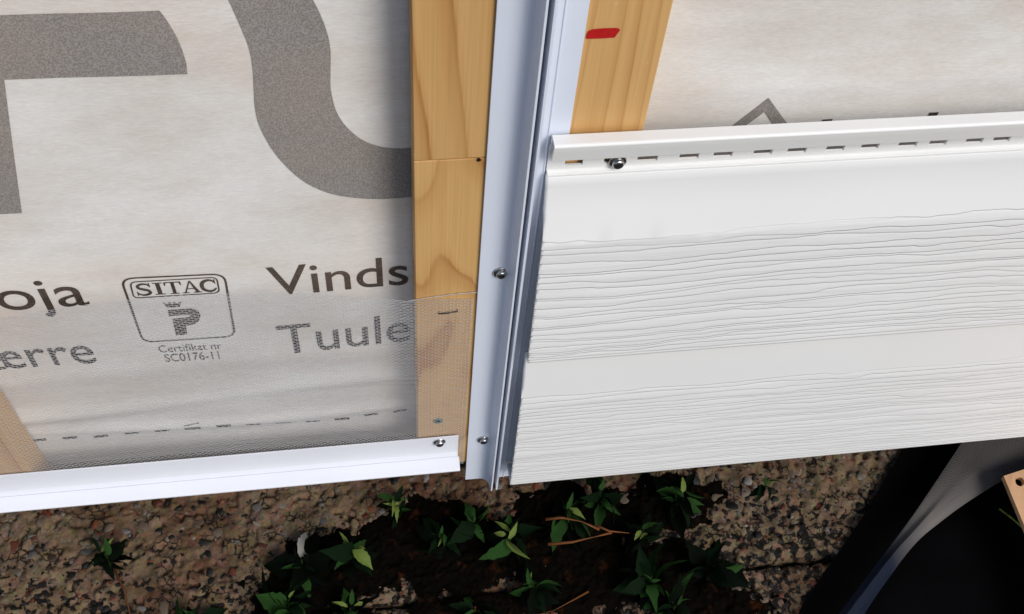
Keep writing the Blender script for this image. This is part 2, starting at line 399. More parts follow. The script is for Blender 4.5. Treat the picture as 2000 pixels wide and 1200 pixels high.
poly_print('printed_roof_mark', [[(.1863, .3890), (.1955, .4006), (.2115, .4215), (.2281, .4008), (.2375, .389), (.2295, .389), (.2201, .4008), (.2120, .4116), (.2034, .4008), (.194, .389)]], mat_ink_grey)
poly_print('printed_mark', [[(.2463, .390), (.2470, .4033), (.2528, .4033), (.2520, .390)]], mat_ink_dark)
poly_print('printed_mark', [[(.3086, .390), (.3093, .4029), (.3147, .4029), (.3140, .390)]], mat_ink_dark)

def text_print(name, body, x0, x1, zb, cap, mat, slope=0.0, shear=0.0, right=None):
    """text with baseline (x0,zb)..; width x1-x0; cap height"""
    cu = bpy.data.curves.new('t', 'FONT'); cu.body = body; cu.size = 1; cu.resolution_u = 6; cu.offset = .003 if cap > .02 else 0.0
    o = bpy.data.objects.new('t', cu); COL.objects.link(o)
    dg = bpy.context.evaluated_depsgraph_get(); me = bpy.data.meshes.new_from_object(o.evaluated_get(dg))
    bpy.data.objects.remove(o)
    bm = bmesh.new(); bm.from_mesh(me); bpy.data.meshes.remove(me)
    bmesh.ops.remove_doubles(bm, verts=bm.verts, dist=1e-5)
    xs = [v.co.x for v in bm.verts]; a, b = min(xs), max(xs); k = cap / .729
    for v in bm.verts:
        t = (v.co.x - a) / (b - a); zz_ = v.co.y * k
        v.co = ((x0 + t * (x1 - x0)) + shear * zz_, 0, zb + slope * t * (x1 - x0) + zz_)
    return clean_print(name, bm, mat, step=.02)
text_print('printed_word', 'Vinds', -.0602, .0222, .2745, .0300, mat_ink_dark, .035, .0)
text_print('printed_word', 'Tuule', -.0615, .0226, .2113, .0325, mat_ink_dark, .055, .0)
text_print('printed_word', 'uoja', -.2335, -.1640, .2780, .0300, mat_ink_dark, .0, .0)
text_print('printed_word', 'ærre', -.2370, -.1745, .2170, .0310, mat_ink_dark, .0, .0)
text_print('printed_certificate', 'Certifikat nr', -.1357, -.0973, .2222, .0082, mat_ink_dark, -.03)
text_print('printed_certificate', 'SC0176-11', -.1338, -.1001, .2122, .0082, mat_ink_dark, -.03)

def rrect(c, r, n=6):
    """rounded quadrilateral from corners tl,tr,br,bl"""
    out = []
    for i in range(4):
        p = np.array(c[i]); a = np.array(c[i - 1]); b = np.array(c[(i + 1) % 4])
        u = (a - p) / np.linalg.norm(a - p) * r; v = (b - p) / np.linalg.norm(b - p) * r
        for k in range(n + 1):
            t = k / n; out.append(tuple((1 - t) ** 2 * (p + u) + 2 * t * (1 - t) * p + t * t * (p + v)))
    return out
def ring(name, c, r, wd, mat):
    c = np.array(c); cen = c.mean(0); inn = [p + np.sign(cen - p) * wd for p in c]
    a = rrect(c, r); b = rrect(inn, max(r - wd, .0005)); n = len(a); bm = bmesh.new()
    va = [bm.verts.new((x, 0, z)) for x, z in a]; vb = [bm.verts.new((x, 0, z)) for x, z in b]
    for i in range(n): bm.faces.new((va[i], va[(i + 1) % n], vb[(i + 1) % n], vb[i]))
    return clean_print(name, bm, mat, step=.03)
ring('printed_badge_border', [(-.1422, .3018), (-.0834, .3001), (-.0866, .2333), (-.1438, .2341)], .0085, .0013, mat_ink_dark)
ring('printed_badge_border', [(-.1378, .2976), (-.0884, .2972), (-.0890, .2810), (-.1391, .2808)], .0042, .0009, mat_ink_dark)
# serif letters S I T A C
def letter(name, polys, ox, w, zb, h): poly_print(name, [[(ox + x * w, zb + z * h) for x, z in p] for p in polys], mat_ink_dark, step=.02)
def stroke(pts, wds):
    L, R = [], []
    for i, p in enumerate(pts):
        a = np.array(pts[max(i - 1, 0)]); b = np.array(pts[min(i + 1, len(pts) - 1)]); d = b - a; d = d / np.linalg.norm(d); nrm = np.array([-d[1], d[0]])
        L.append(tuple(np.array(p) + nrm * wds[i] / 2)); R.append(tuple(np.array(p) - nrm * wds[i] / 2))
    return L + R[::-1]
SB, SH = .2832, .0118
spts = chaikin([(.88, .74), (.75, .93), (.45, .96), (.20, .84), (.22, .62), (.50, .50), (.80, .38), (.84, .16), (.56, .03), (.26, .05), (.10, .26)], 2)
letter('printed_serif_letter', [stroke(spts, [.07 + .13 * math.sin(math.pi * i / (len(spts) - 1)) for i in range(len(spts))]), [(.84, 1), (.92, 1), (.92, .66), (.87, .66)], [(.06, 0), (.13, 0), (.12, .36), (.06, .36)]], -.1363, .0098, SB, SH)
letter('printed_serif_letter', [[(.30, .05), (.70, .05), (.70, .95), (.30, .95)], [(.05, 0), (.95, 0), (.95, .07), (.05, .07)], [(.05, .93), (.95, .93), (.95, 1), (.05, 1)]], -.1260, .0062, SB, SH)
letter('printed_serif_letter', [[(.40, .05), (.60, .05), (.60, .95), (.40, .95)], [(.25, 0), (.75, 0), (.75, .07), (.25, .07)], [(.02, .92), (.98, .92), (.98, 1), (.02, 1)], [(.02, .70), (.07, .70), (.14, .93), (.02, .93)], [(.98, .70), (.93, .70), (.86, .93), (.98, .93)]], -.1196, .0100, SB, SH)
letter('printed_serif_letter', [[(.46, 1), (.54, 1), (.90, .05), (.70, .05)], [(.46, 1), (.50, .88), (.20, .05), (.12, .05)], [(.28, .32), (.70, .32), (.68, .39), (.31, .39)], [(.0, 0), (.34, 0), (.34, .07), (.0, .07)], [(.58, 0), (1.0, 0), (1.0, .07), (.58, .07)]], -.1103, .0112, SB, SH)
cpts = chaikin([(.92, .70), (.78, .92), (.50, .97), (.20, .80), (.12, .50), (.20, .20), (.50, .03), (.78, .08), (.95, .28)], 2)
letter('printed_serif_letter', [stroke(cpts, [.06 + .17 * math.sin(math.pi * i / (len(cpts) - 1)) for i in range(len(cpts))]), [(.88, 1), (.95, 1), (.95, .62), (.90, .62)]], -.0998, .0098, SB, SH)
poly_print('printed_emblem', [[(-.122, .2671), (-.1079, .2675), (-.1047, .2649), (-.1041, .2599), (-.106, .2541), (-.110, .2502), (-.1147, .2497), (-.1155, .2401), (-.1224, .2397), (-.1211, .2577), (-.1125, .2583), (-.1105, .2591), (-.110, .2607), (-.1116, .2614), (-.1226, .2607)]], mat_ink_dark)
poly_print('printed_emblem', [[(-.1218, .2694), (-.1144, .2700), (-.1128, .2755), (-.1156, .2728), (-.1168, .2758), (-.1183, .2726), (-.1200, .2757), (-.1208, .2726), (-.1236, .2752)]], mat_ink_dark)
D = [(-.2585, .124), (-.2529, .1245), (-.2415, .1239), (-.2319, .1243), (-.2208, .1238), (-.2112, .1235), (-.2005, .1223), (-.1907, .1228), (-.1794, .1238), (-.1695, .1242), (-.1582, .1252), (-.1484, .125), (-.1379, .1246), (-.127, .1249), (-.1158, .1259), (-.1059, .1257), (-.0953, .1253), (-.0847, .1242), (-.0746, .1217), (-.0646, .12), (-.0542, .1189), (-.044, .1186), (-.0333, .119), (-.023, .1188), (-.0122, .1215), (-.0022, .1228), (.009, .1231), (.0186, .1253)]
for i in range(0, len(D), 2):
    (xa, za), (xb, zb) = D[i], D[i + 1]; hgt_ = .0014 if 16 <= i <= 20 else .0032
    poly_print('printed_dash', [[(xa, za - hgt_ / 2), (xb, zb - hgt_ / 2), (xb, zb + hgt_ / 2), (xa, za + hgt_ / 2)]], mat_dash, off=.0005)
poly_print('printed_dash', [[(-.1375, .1290), (-.1270, .1306), (-.1270, .1312), (-.1375, .1297)]], mat_dash, off=.0005)

# ------------------------------------------------------------------ battens
def batten(x0, x1, z0, z1, mat, label):
    return tag(box('wooden_batten', (x0, 0, z0), (x1, SY - .0022, z1), mat, None, .0004), label, 'batten')
batten(.0250, .0760, .4125, 1.3, mat_wood_l, 'upper length of pale pine batten left of the white joint trim')
batten(.0249, .0760, .0800, .4117, mat_wood_l2, 'lower length of pine batten left of the joint trim, half under the net')
rb = batten(.0880, .1388, .0800, 1.3, mat_wood_r, 'pine batten with a red marker dash, right of the joint trim')
batten(-.2900, -.2385, .0800, 1.3, mat_wood_l, 'pine batten behind the net at the far left edge')
mk = mesh('marker_dash', [(.1024, -.0004, .4892), (.1030, -.0004, .4906), (.1048, -.0004, .4914), (.1100, -.0004, .4917), (.1152, -.0004, .4916), (.1165, -.0004, .4913), (.1172, -.0004, .4902), (.1164, -.0004, .4886), (.1153, -.0004, .4861), (.1090, -.0004, .4859), (.1027, -.0004, .4860), (.1022, -.0004, .4866)], [tuple(range(12))], mat_red, rb)
# worn nail hole beside the butt joint
bm = bmesh.new(); bmesh.ops.create_cone(bm, cap_ends=True, segments=10, radius1=.0011, radius2=.0011, depth=.0006)
me = bpy.data.meshes.new('nail_head'); bm.to_mesh(me); bm.free()
nh = link('nail', me, mat_dark_recess); nh.rotation_euler = (math.radians(90), 0, 0); nh.location = (.0572, -.0002, .4110)
tag(nh, 'tiny dark nail head in the batten by its butt joint', 'nail')

# ------------------------------------------------------------------ joint trim (two flanges with fins)
trim = empty('joint_trim', (0, 0, 0)); tag(trim, 'white plastic vertical joint trim with two standing fins between the battens', 'trim')
def arc(cx, cy, r, a0, a1, n=8): return [(cx + r * math.cos(math.radians(a0 + (a1 - a0) * i / n)), cy + r * math.sin(math.radians(a0 + (a1 - a0) * i / n))) for i in range(n + 1)]
TZ0, TZ1 = .0528, 1.3
T = .0013
fL = [(.0608, -.0004), (.0608, -.0004 - T), (.0640, -.0018)] + arc(.0728, -.0078, .0062, 90, 0)[1:] 
# outer (room side): flange -> cove -> fin -> tip, then back side
fl_out = [(.0608, -.0018), (.0700, -.0019)] + arc(.0716, -.0089, .0070, 90, 10, 9)[0:] + [(.0792, -.0120), (.0793, -.0131)]
fl_in = [(.0806, -.0131), (.0806, .0078), (.0793, .0078), (.0793, -.0004), (.0608, -.0004)]
extrude('nailing_flange', fl_out + fl_in, 'z', TZ0, TZ1, mat_trim, trim)
fr_ = [(.0846, -.0004), (.0846, .0078), (.0833, .0078), (.0833, -.0126), (.0846, -.0126), (.0846, -.0030), (.0852, -.0022), (.0900, -.0021), (.0904, -.0027), (.0910, -.0027), (.0914, -.0018), (.1010, -.0018), (.1010, -.0004)]
extrude('nailing_flange', fr_, 'z', TZ0, TZ1, mat_trim, trim)
box('back_web', (.0807, .0066, TZ0 + .0005), (.0832, .0077, TZ1), mat_trim, trim)
for o in trim.children[:2]: bevel(o, .0003, 2)

# ------------------------------------------------------------------ starter strip
strip = empty('starter_strip'); tag(strip, 'white plastic starter strip along the bottom of the left bay', 'starter strip')
xs = np.concatenate([np.linspace(-1.2, -.3, 12), np.linspace(-.29, .0536, 120)])
bow = .0012 * np.exp(-((xs - .040) / .014) ** 2) + .0005 * np.sin(xs * 19)
def strip_part(name, prof, x_end, bowk, mat=mat_strip):
    x = xs.copy(); x[-1] = x_end; n = len(prof); P = np.zeros((n + 1, len(x), 3))
    for i, (y, z, b) in enumerate(prof + [prof[0]]): P[i] = np.stack([x, np.full_like(x, y) - bow * .5 * b, z + bow * b * bowk], -1)
    o = gridmesh(name, P, mat, strip, False)
    bm = bmesh.new(); bm.from_mesh(o.data); bmesh.ops.remove_doubles(bm, verts=bm.verts, dist=1e-6); bmesh.ops.holes_fill(bm, edges=bm.edges, sides=0); bmesh.ops.recalc_face_normals(bm, faces=bm.faces); bm.to_mesh(o.data); bm.free()
    return o
strip_part('nailing_flange', [(-.0015, .1262, 1), (-.0027, .1262, 1), (-.0030, .1040, .4), (-.0044, .0998, 0), (-.0044, .0968, 0), (-.0015, .0968, 0)], .0536, 1.0)
strip_part('drip_lip', [(-.0046, .0990, 0), (-.0068, .0986, 0), (-.0112, .0972, 0), (-.0132, .0966, 0), (-.0143, .0952, 0), (-.0140, .0936, 0), (-.0128, .0936, 0), (-.0120, .0955, 0), (-.0046, .0972, 0)], .0545, 0)

# ------------------------------------------------------------------ insect net (woven threads)
topx = [-1.2, -.30, -.2027, -.1748, -.1474, -.1064, -.0649, -.0225, -.0023, .0212, .0391, .0602]
topz = [.30, .302, .3046, .3084, .3099, .3098, .3073, .3031, .2992, .2953, .2957, .2930]
def net_y(x, z):
    t = np.clip((x + .2385) / (.025 + .2385), 0, 1)
    sag = .0045 * np.sin(math.pi * t) * (.7 + .5 * noise2(x * 9 + 4, z * 9, 77))
    return -.0008 + np.where((x > -.2385) & (x < .025), sag, 0)
def weave(name, threads, rad, mat, parent=None, sides=3):
    V = []; Fs = []; base = 0
    for pts in threads:
        n = len(pts); d = np.gradient(pts, axis=0); d /= np.linalg.norm(d, axis=1)[:, None] + 1e-12
        ref = np.array([0, 1., 0]) if abs(d[:, 1]).mean() < .8 else np.array([1., 0, 0])
        s = np.cross(d, ref); s /= np.linalg.norm(s, axis=1)[:, None] + 1e-12; t = np.cross(d, s)
        for k in range(sides):
            a = 2 * math.pi * k / sides + .5; V.append(pts + (s * math.cos(a) + t * math.sin(a)) * rad)
        i = np.arange(n - 1)
        for k in range(sides):
            k2 = (k + 1) % sides
            Fs.append(np.stack([base + k * n + i, base + k * n + i + 1, base + k2 * n + i + 1, base + k2 * n + i], -1))
        base += sides * n
    V = np.concatenate(V); q = np.concatenate(Fs)
    me = bpy.data.meshes.new(name); me.vertices.add(len(V)); me.vertices.foreach_set('co', V.astype(np.float32).ravel())
    me.loops.add(q.size); me.loops.foreach_set('vertex_index', q.astype(np.int32).ravel()); me.polygons.add(len(q)); me.polygons.foreach_set('loop_start', np.arange(0, q.size, 4, dtype=np.int32)); me.polygons.foreach_set('use_smooth', np.full(len(q), True)); me.update(calc_edges=True)
    return link(name, me, mat, parent)
net = empty('insect_net'); tag(net, 'grey woven insect net stapled across the lower left bay', 'net')
PX, PZ = .0021, .00175; NX0, NX1, NB = -.36, .0600, .0800
wx = np.arange(NX0, NX1, PX); warp = []
for k, x in enumerate(wx):
    zt = np.interp(x, topx, topz) - .001 - abs(.0006 * noise2(np.array([x * 600]), np.array([2.]), 3)[0])
    z = np.linspace(NB, zt, 40); xx = x + .0004 * noise2(z * 25, z * 0 + x * 60, 13); warp.append(np.stack([xx, net_y(xx, z), z], -1))
weave('warp_threads', warp, .00010, mat_net, net)['kind'] = 'stuff'
weft = []; fine = np.arange(NX0, NX1, PX / 2)
for r_, z0 in enumerate(np.arange(0, .2305, PZ)):
    top = np.interp(fine, topx, topz); t = z0 / .2305
    z = NB + t * (top - NB) + .0003 * noise2(fine * 40, fine * 0 + r_ * .7, 5)
    ph = np.where((np.arange(len(fine)) // 2 + r_) % 2 == 0, 1.0, -1.0) * np.where(np.arange(len(fine)) % 2 == 0, 1, 0)
    weft.append(np.stack([fine, net_y(fine, z) + .00030 * ph, z], -1))
weave('weft_threads', weft, .00015, mat_net, net)['kind'] = 'stuff'
th = np.linspace(.020, .0603, 30)
weave('loose_thread', [np.stack([th, np.full(30, -.0011), .2952 + .0040 * np.sin((th - .020) / .0403 * 1.7) + .0002 * np.sin(th * 900)], -1)], .0003, mat_net, net)

# ------------------------------------------------------------------ siding panel
sid = empty('siding_panel'); tag(sid, 'cream white double-plank siding panel with embossed wood grain', 'siding panel')
SX0, SX1 = .0915, 1.45
pz = [.4027, .3990, .3940, .3850, .3720, .3600, .2500]; pyy = [-.0056, -.0072, -.0078, -.0095, -.0130, -.0165, -.0216]
qz = [.2470, .2400, .1940, .0800]; qy = [-.0142, -.0147, -.0198, -.0222]
xcols = np.concatenate([np.arange(SX0, .62, .0016), np.linspace(.625, SX1, 60)])
def plank(name, zs, ys, zg0, zg1, ngr, seed, smooth_rows, end):
    rg = np.random.default_rng(seed); x = xcols; rows = []; grain = []; emb = []
    zs = np.array(zs); ys = np.array(ys)
    def face(z): return np.interp(-z, -zs, ys)
    def add(zrow, dep, g, e):
        zrow = np.broadcast_to(zrow, x.shape); rows.append(np.stack([x, face(zrow) + dep, zrow], -1)); grain.append(np.broadcast_to(g, x.shape)); emb.append(np.broadcast_to(e, x.shape))
    for z in smooth_rows: add(z, 0, 0, 0)
    # groove centre lines: spacing shrinks towards the butt
    t = np.cumsum(rg.uniform(.6, 1.4, ngr) * np.linspace(1.2, .8, ngr)); t = t / (t[-1] + .5)
    base = zg0 + (zg1 - zg0) * t
    gap = np.diff(np.concatenate([[zg0 + (zg0 - base[0])], base]))
    com = noise2(x * 7 + seed, x * 0 + .5, seed) * .0045 + noise2(x * 19 + seed, x * 0, seed + 1) * .0018
    prev = None
    for i in range(ngr):
        fade = math.sin(math.pi * min(max((i + .6) / ngr, 0), 1)) ** .6
        wob = com * fade + noise2(x * 11 + i * 3.7, x * 0 + i * .35, seed + 3) * .0036 * fade + noise2(x * 38 + i * 9.1, x * 0 + i * 1.3, seed + 5) * .0013 + noise2(x * 110 + i * 5.1, x * 0 + i * 2.3, seed + 6) * .00048 + noise2(x * 330 + i * 2.1, x * 0 + i * 4.3, seed + 8) * .00018
        kk = x * 32 + i * 13.7; kink = np.clip(noise2(kk, x * 0 + i * 3.1, seed + 9) - .60, 0, 1) * .0075
        zc = base[i] + wob - kink
        zc = np.minimum(zc, zg0 + .0022)
        if prev is not None: zc = np.minimum(zc, prev - .0017)
        zc = np.maximum(zc, zg1 + .0022 + .0018 * (ngr - 1 - i))
        amp = np.clip(.80 + .6 * noise2(x * 9 + i * 5.3, x * 0 + i * 1.9, seed + 7), .12, 1.0)
        if i == 0: amp = amp * np.clip(noise2(x * 5, x * 0 + 9, seed) * 2 + .6, .15, 1)
        e0 = 0.0 if i == 0 else 1.0
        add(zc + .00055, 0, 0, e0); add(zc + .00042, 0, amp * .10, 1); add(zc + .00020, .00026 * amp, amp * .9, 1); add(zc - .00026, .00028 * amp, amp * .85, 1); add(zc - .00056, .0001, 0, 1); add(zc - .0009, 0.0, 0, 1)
        prev = zc
    add(np.full_like(x, zg1 + .0005), 0, 0, 1)
    for y, z in end: rows.append(np.stack([x, np.full_like(x, y), np.full_like(x, z)], -1)); grain.append(x * 0); emb.append(x * 0)
    P = np.stack(rows); jag = noise2(P[:, 0, 2] * 900, P[:, 0, 2] * 0, 4) * .00025; P[:, 0, 0] += jag
    o = gridmesh(name, P, mat_siding, sid, True, flip=True)
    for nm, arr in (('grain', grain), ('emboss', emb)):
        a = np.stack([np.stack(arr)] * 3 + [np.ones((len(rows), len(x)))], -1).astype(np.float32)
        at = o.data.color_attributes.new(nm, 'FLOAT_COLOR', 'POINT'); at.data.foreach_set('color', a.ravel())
    m = o.modifiers.new('shell', 'SOLIDIFY'); m.thickness = .0026; m.offset = -1
    return o
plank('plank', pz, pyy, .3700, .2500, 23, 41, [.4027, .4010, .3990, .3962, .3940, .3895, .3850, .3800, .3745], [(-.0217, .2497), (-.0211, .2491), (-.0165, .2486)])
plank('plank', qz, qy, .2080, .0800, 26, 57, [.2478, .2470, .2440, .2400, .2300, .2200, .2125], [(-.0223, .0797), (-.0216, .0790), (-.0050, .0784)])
# nail flange with real slots, and the hooked locking hem above it
sl = [.0997, .1098, .1207, .1310, .1381, .1487, .1601, .1704, .1782, .1883, .1996, .2097, .2178, .2282, .2389, .2491, .2581, .2680, .2788, .2894, .2961, .3060, .3167, .3266, .3323, .3422]
slots = list(zip(sl[::2], sl[1::2]))
while slots[-1][1] < SX1 - .05:
    g = .0098 if len(slots) % 2 else .0077; a = slots[-1][1] + g; slots.append((a, a + .0102))
bx = [SX0] + [v for s in slots for v in s] + [SX1]
bm = bmesh.new(); zz4 = [.4215, .4106, .4068, .4040]; yf = -.0034
vv = [[bm.verts.new((x, yf - (.0002 if j == 0 else 0), z)) for x in bx] for j, z in enumerate(zz4)]
for j in range(3):
    for i in range(len(bx) - 1):
        if j == 1 and i % 2 == 1: continue
        bm.faces.new((vv[j][i], vv[j + 1][i], vv[j + 1][i + 1], vv[j][i + 1]))
me = bpy.data.meshes.new('nail_flange'); bm.to_mesh(me); bm.free(); o = link('nail_flange', me, mat_siding_smooth, sid)
m = o.modifiers.new('shell', 'SOLIDIFY'); m.thickness = .0014; m.offset = -1
hem = [(-.0035, .4216), (-.0035, .4290), (-.0042, .4300)] + arc(-.0106, .4286, .0016, 90, 170, 5)[0:] + [(-.0118, .4260), (-.0103, .4180), (-.0091, .4176), (-.0090, .4184), (-.0101, .4266), (-.0104, .4284), (-.0060, .4284), (-.0050, .4276), (-.0050, .4216)]
extrude('locking_hem', hem, 'x', SX0 + .0004, SX1, mat_siding_smooth, sid)
extrude('ridge', [(-.0020, .4042), (-.0038, .4041), (-.0050, .4034), (-.0060, .4031), (-.0062, .4018), (-.0040, .4014), (-.0020, .4020)], 'x', SX0 + .0002, SX1, mat_siding_smooth, sid, .0003)

# ------------------------------------------------------------------ screws, staple
def lathe(name, prof, mat, parent, n=28):
    V = []; F = []
    for r, h in prof:
        for k in range(n): V.append((r * math.cos(2 * math.pi * k / n), -h, r * math.sin(2 * math.pi * k / n)))
    for i in range(len(prof) - 1):
        for k in range(n): F.append((i * n + k, i * n + (k + 1) % n, (i + 1) * n + (k + 1) % n, (i + 1) * n + k))
    F += [tuple(range(n)), tuple(range((len(prof) - 1) * n, len(prof) * n))[::-1]]
    me = bpy.data.meshes.new(name); me.from_pydata(V, [], F); bm = bmesh.new(); bm.from_mesh(me); bmesh.ops.recalc_face_normals(bm, faces=bm.faces); bm.to_mesh(me); bm.free()
    o = link(name, me, mat, parent); bevel(o, .00012, 2); me.polygons.foreach_set('use_smooth', [True] * len(me.polygons)); return o
def star(name, r, y, mat, parent):
    v = []; n = 24
    for d in (0, .0003):
        for k in range(n):
            rr = r * (1 + .22 * math.cos(6 * 2 * math.pi * k / n)); v.append((rr * math.cos(2 * math.pi * k / n), -y - .00005 + d, rr * math.sin(2 * math.pi * k / n)))
    f = [tuple(range(n))] + [(i, i + n, (i + 1) % n + n, (i + 1) % n) for i in range(n)]
    return mesh(name, v, f, mat, parent)
def screw(x, y, z, s, tilt, label):
    t = empty('washer_head_screw', (x, y, z)); tag(t, label, 'screw', 'screws holding trims and siding')
    lathe('washer', [(.0030 * s, -.0040), (.0044 * s, -.0002), (.0046 * s, .0002), (.0043 * s, .0007), (.0030 * s, .0009)], mat_metal, t)
    hd = lathe('head', [(.0029 * s, .0008), (.0031 * s, .0012), (.0030 * s, .0022), (.0024 * s, .0029), (.0017 * s, .0030)], mat_metal, t)
    star('socket', .00135 * s, .0031, mat_dark_recess, hd)
    t.rotation_euler = (tilt, 0, random.uniform(-.05, .05)); return t
screw(.1277, -.0040, .4082, 1.04, .03, 'washer-head screw in a nail slot of the white siding panel')
screw(.0734, -.0026, .3190, 1.0, -.02, 'washer-head screw halfway up the joint trim, above the net edge')
screw(.0722, -.0024, .1180, 1.0, .02, 'washer-head screw near the bottom of the joint trim')
screw(.0400, -.0036, .1220, 1.0, -.03, 'washer-head screw at the right end of the starter strip')
t = empty('countersunk_screw', (.0392, -.0002, .1474)); tag(t, 'greenish countersunk screw head in the batten under the net', 'screw')
lathe('head', [(.0018, -.0012), (.0036, .0000), (.0035, .0003), (.0020, .0005)], mat_green_metal, t); star('socket', .0014, .0006, mat_dark_recess, t)
tag(tube('staple', [(.0385, .002, .2805), (.0385, -.0016, .2807), (.0440, -.0019, .2812), (.0494, -.0016, .2817), (.0494, .002, .2817)], [.00042] * 5, mat_staple), 'dark wire staple fixing the net near its top edge', 'staple')

# ------------------------------------------------------------------ painted-shade patches, weeds and litter on the paving
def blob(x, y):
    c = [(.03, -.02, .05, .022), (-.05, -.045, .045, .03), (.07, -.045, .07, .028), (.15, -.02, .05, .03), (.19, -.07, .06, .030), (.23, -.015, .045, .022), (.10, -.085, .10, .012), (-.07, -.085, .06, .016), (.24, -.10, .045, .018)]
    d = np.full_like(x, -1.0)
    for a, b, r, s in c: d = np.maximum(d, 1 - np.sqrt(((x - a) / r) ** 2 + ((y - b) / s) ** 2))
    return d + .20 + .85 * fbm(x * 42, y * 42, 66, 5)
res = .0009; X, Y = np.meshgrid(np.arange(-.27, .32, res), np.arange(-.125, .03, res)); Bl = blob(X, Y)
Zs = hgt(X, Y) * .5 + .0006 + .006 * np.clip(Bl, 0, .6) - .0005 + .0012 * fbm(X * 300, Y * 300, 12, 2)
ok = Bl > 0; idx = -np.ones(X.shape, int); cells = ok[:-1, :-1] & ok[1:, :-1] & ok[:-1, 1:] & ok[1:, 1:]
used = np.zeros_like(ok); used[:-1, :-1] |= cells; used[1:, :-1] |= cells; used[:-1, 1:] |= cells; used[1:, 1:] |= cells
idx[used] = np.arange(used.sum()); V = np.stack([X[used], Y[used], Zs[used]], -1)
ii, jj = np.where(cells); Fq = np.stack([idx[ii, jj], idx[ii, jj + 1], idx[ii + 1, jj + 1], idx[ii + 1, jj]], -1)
soil_shade_m = M('black_shade_humus', .95, .02); soil_shade_m.color(soil_shade_m.mix(soil_shade_m.ramp(soil_shade_m.noise(70, 5, .65), [(.58, 0.0), (.72, 1.0)]), soil_shade_m.mix(soil_shade_m.noise(300, 4), (.0012, .0012, .001), (.0045, .0032, .002)), (.028, .009, .003)))  # near-black earth colour paints in the deep shade under the weeds
soil_shade = mesh('soil_shade', V.tolist(), [tuple(r) for r in Fq.tolist()], soil_shade_m.m, None, True); tag(soil_shade, 'black earth patch with the shade under the weeds painted into it', 'soil_shade', None, 'stuff')

def leafmat(name, a, b):
    m = M(name, .7, .04 if 'light' not in name else .2); m.color(m.mix(m.ramp(m.noise(1.0, 4, .6, m.map((300, 300, 300))), [(.35, 0.0), (.65, 1.0)]), tuple(x * .6 for x in a), tuple(x * 1.25 for x in b))); m.bump(m.noise(260, 3), .4, .0006)
    m.b.inputs['Transmission Weight'].default_value = 0; return m.m
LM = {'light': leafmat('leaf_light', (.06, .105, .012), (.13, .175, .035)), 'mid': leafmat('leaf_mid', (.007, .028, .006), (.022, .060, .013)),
      'dark': leafmat('leaf_dark_shade', (.0015, .006, .002), (.004, .012, .0035)), 'black': leafmat('leaf_black_shade', (.0007, .0016, .0007), (.0015, .0035, .0012))}  # dark and black leaves carry the shade of the weed mass in their colour
mat_stem = leafmat('weed_stem', (.010, .018, .006), (.02, .03, .01)); mat_stem_red = leafmat('red_stem', (.10, .018, .008), (.14, .03, .012))
leaf_me = {}
def leaf_mesh(kind, var):
    var = var + 3 * random.randrange(3)
    if (kind, var) in leaf_me: return leaf_me[kind, var]
    wd = [.12, .18, .25][var % 3]; nseg = 11; vb = var // 3; V = []; F = []
    rr = np.random.default_rng(var * 7 + len(kind))
    for i in range(nseg + 1):
        t = i / nseg; hw = wd * (math.sin(math.pi * t ** .8) ** .85) * (1 - .25 * t) + .012 * (1 - t)
        if i not in (0, nseg): hw *= 1 + rr.uniform(-.16, .16)
        z = (.30, .05, .45)[vb] * t - (.42, .30, .75)[vb] * t * t; tw = (.12, .9, -.7)[vb] * math.sin(3 * t); bend = (.0, .22, -.25)[vb] * t * t
        for s, lift in ((-1, .30), (-.5, .12), (0, 0), (.5, .12), (1, .30)): V.append((t, s * hw + bend, z + lift * hw * (1, 1.8, .4)[vb] + tw * s * hw))
    for i in range(nseg):
        for k in range(4): F.append((i * 5 + k, (i + 1) * 5 + k, (i + 1) * 5 + k + 1, i * 5 + k + 1))
    me = bpy.data.meshes.new('leaf'); me.from_pydata(V, [], F); me.materials.append(LM[kind]); me.polygons.foreach_set('use_smooth', [True] * len(F))
    leaf_me[kind, var] = me; return me
def weed(x, y, h, leaves, label, lean=(0, 0), red=False):
    """leaves: list of (height fraction, azimuth deg, length, kind, width variant, pitch deg)"""
    t = empty('weed', (x, y, 0)); tag(t, label, 'weed', 'weeds growing along the wall')
    pts = [(lean[0] * k * k, lean[1] * k * k, h * k - .002 * (1 - k)) for k in (0, .25, .5, .75, 1)]
    tube('stem', pts, [.0011, .0010, .0009, .0007, .0004], mat_stem_red if red else mat_stem, t, 6)
    for hf, az, ln, kind, var, pit in leaves:
        o = bpy.data.objects.new('leaf', leaf_mesh(kind, var)); COL.objects.link(o); o.parent = t
        q_ = random.uniform(.5, 1.0); o.location = (lean[0] * hf * hf + random.uniform(-.0035, .0035), lean[1] * hf * hf + random.uniform(-.0035, .0035), h * hf * random.uniform(.75, 1.05)); o.scale = (ln * q_, ln * q_ * random.uniform(.7, 1.25), ln * q_)
        o.rotation_euler = (random.uniform(-.9, .9), math.radians(-pit + random.uniform(-25, 15)), math.radians(az + random.uniform(-30, 30)))
    return t
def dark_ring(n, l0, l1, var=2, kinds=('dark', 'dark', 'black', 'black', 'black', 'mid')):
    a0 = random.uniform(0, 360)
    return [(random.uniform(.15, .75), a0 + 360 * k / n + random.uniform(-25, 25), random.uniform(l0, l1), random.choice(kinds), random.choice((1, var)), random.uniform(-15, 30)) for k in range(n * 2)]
R_ = random.uniform
weed(-.2150, -.018, .018, [(1, 80, .016, 'mid', 1, 35), (1, 40, .014, 'light', 0, 40), (.9, -70, .015, 'mid', 0, 20), (1, 130, .016, 'dark', 1, 25)] + dark_ring(6, .016, .026), 'small dark weed at far left on bare pebbly paving')
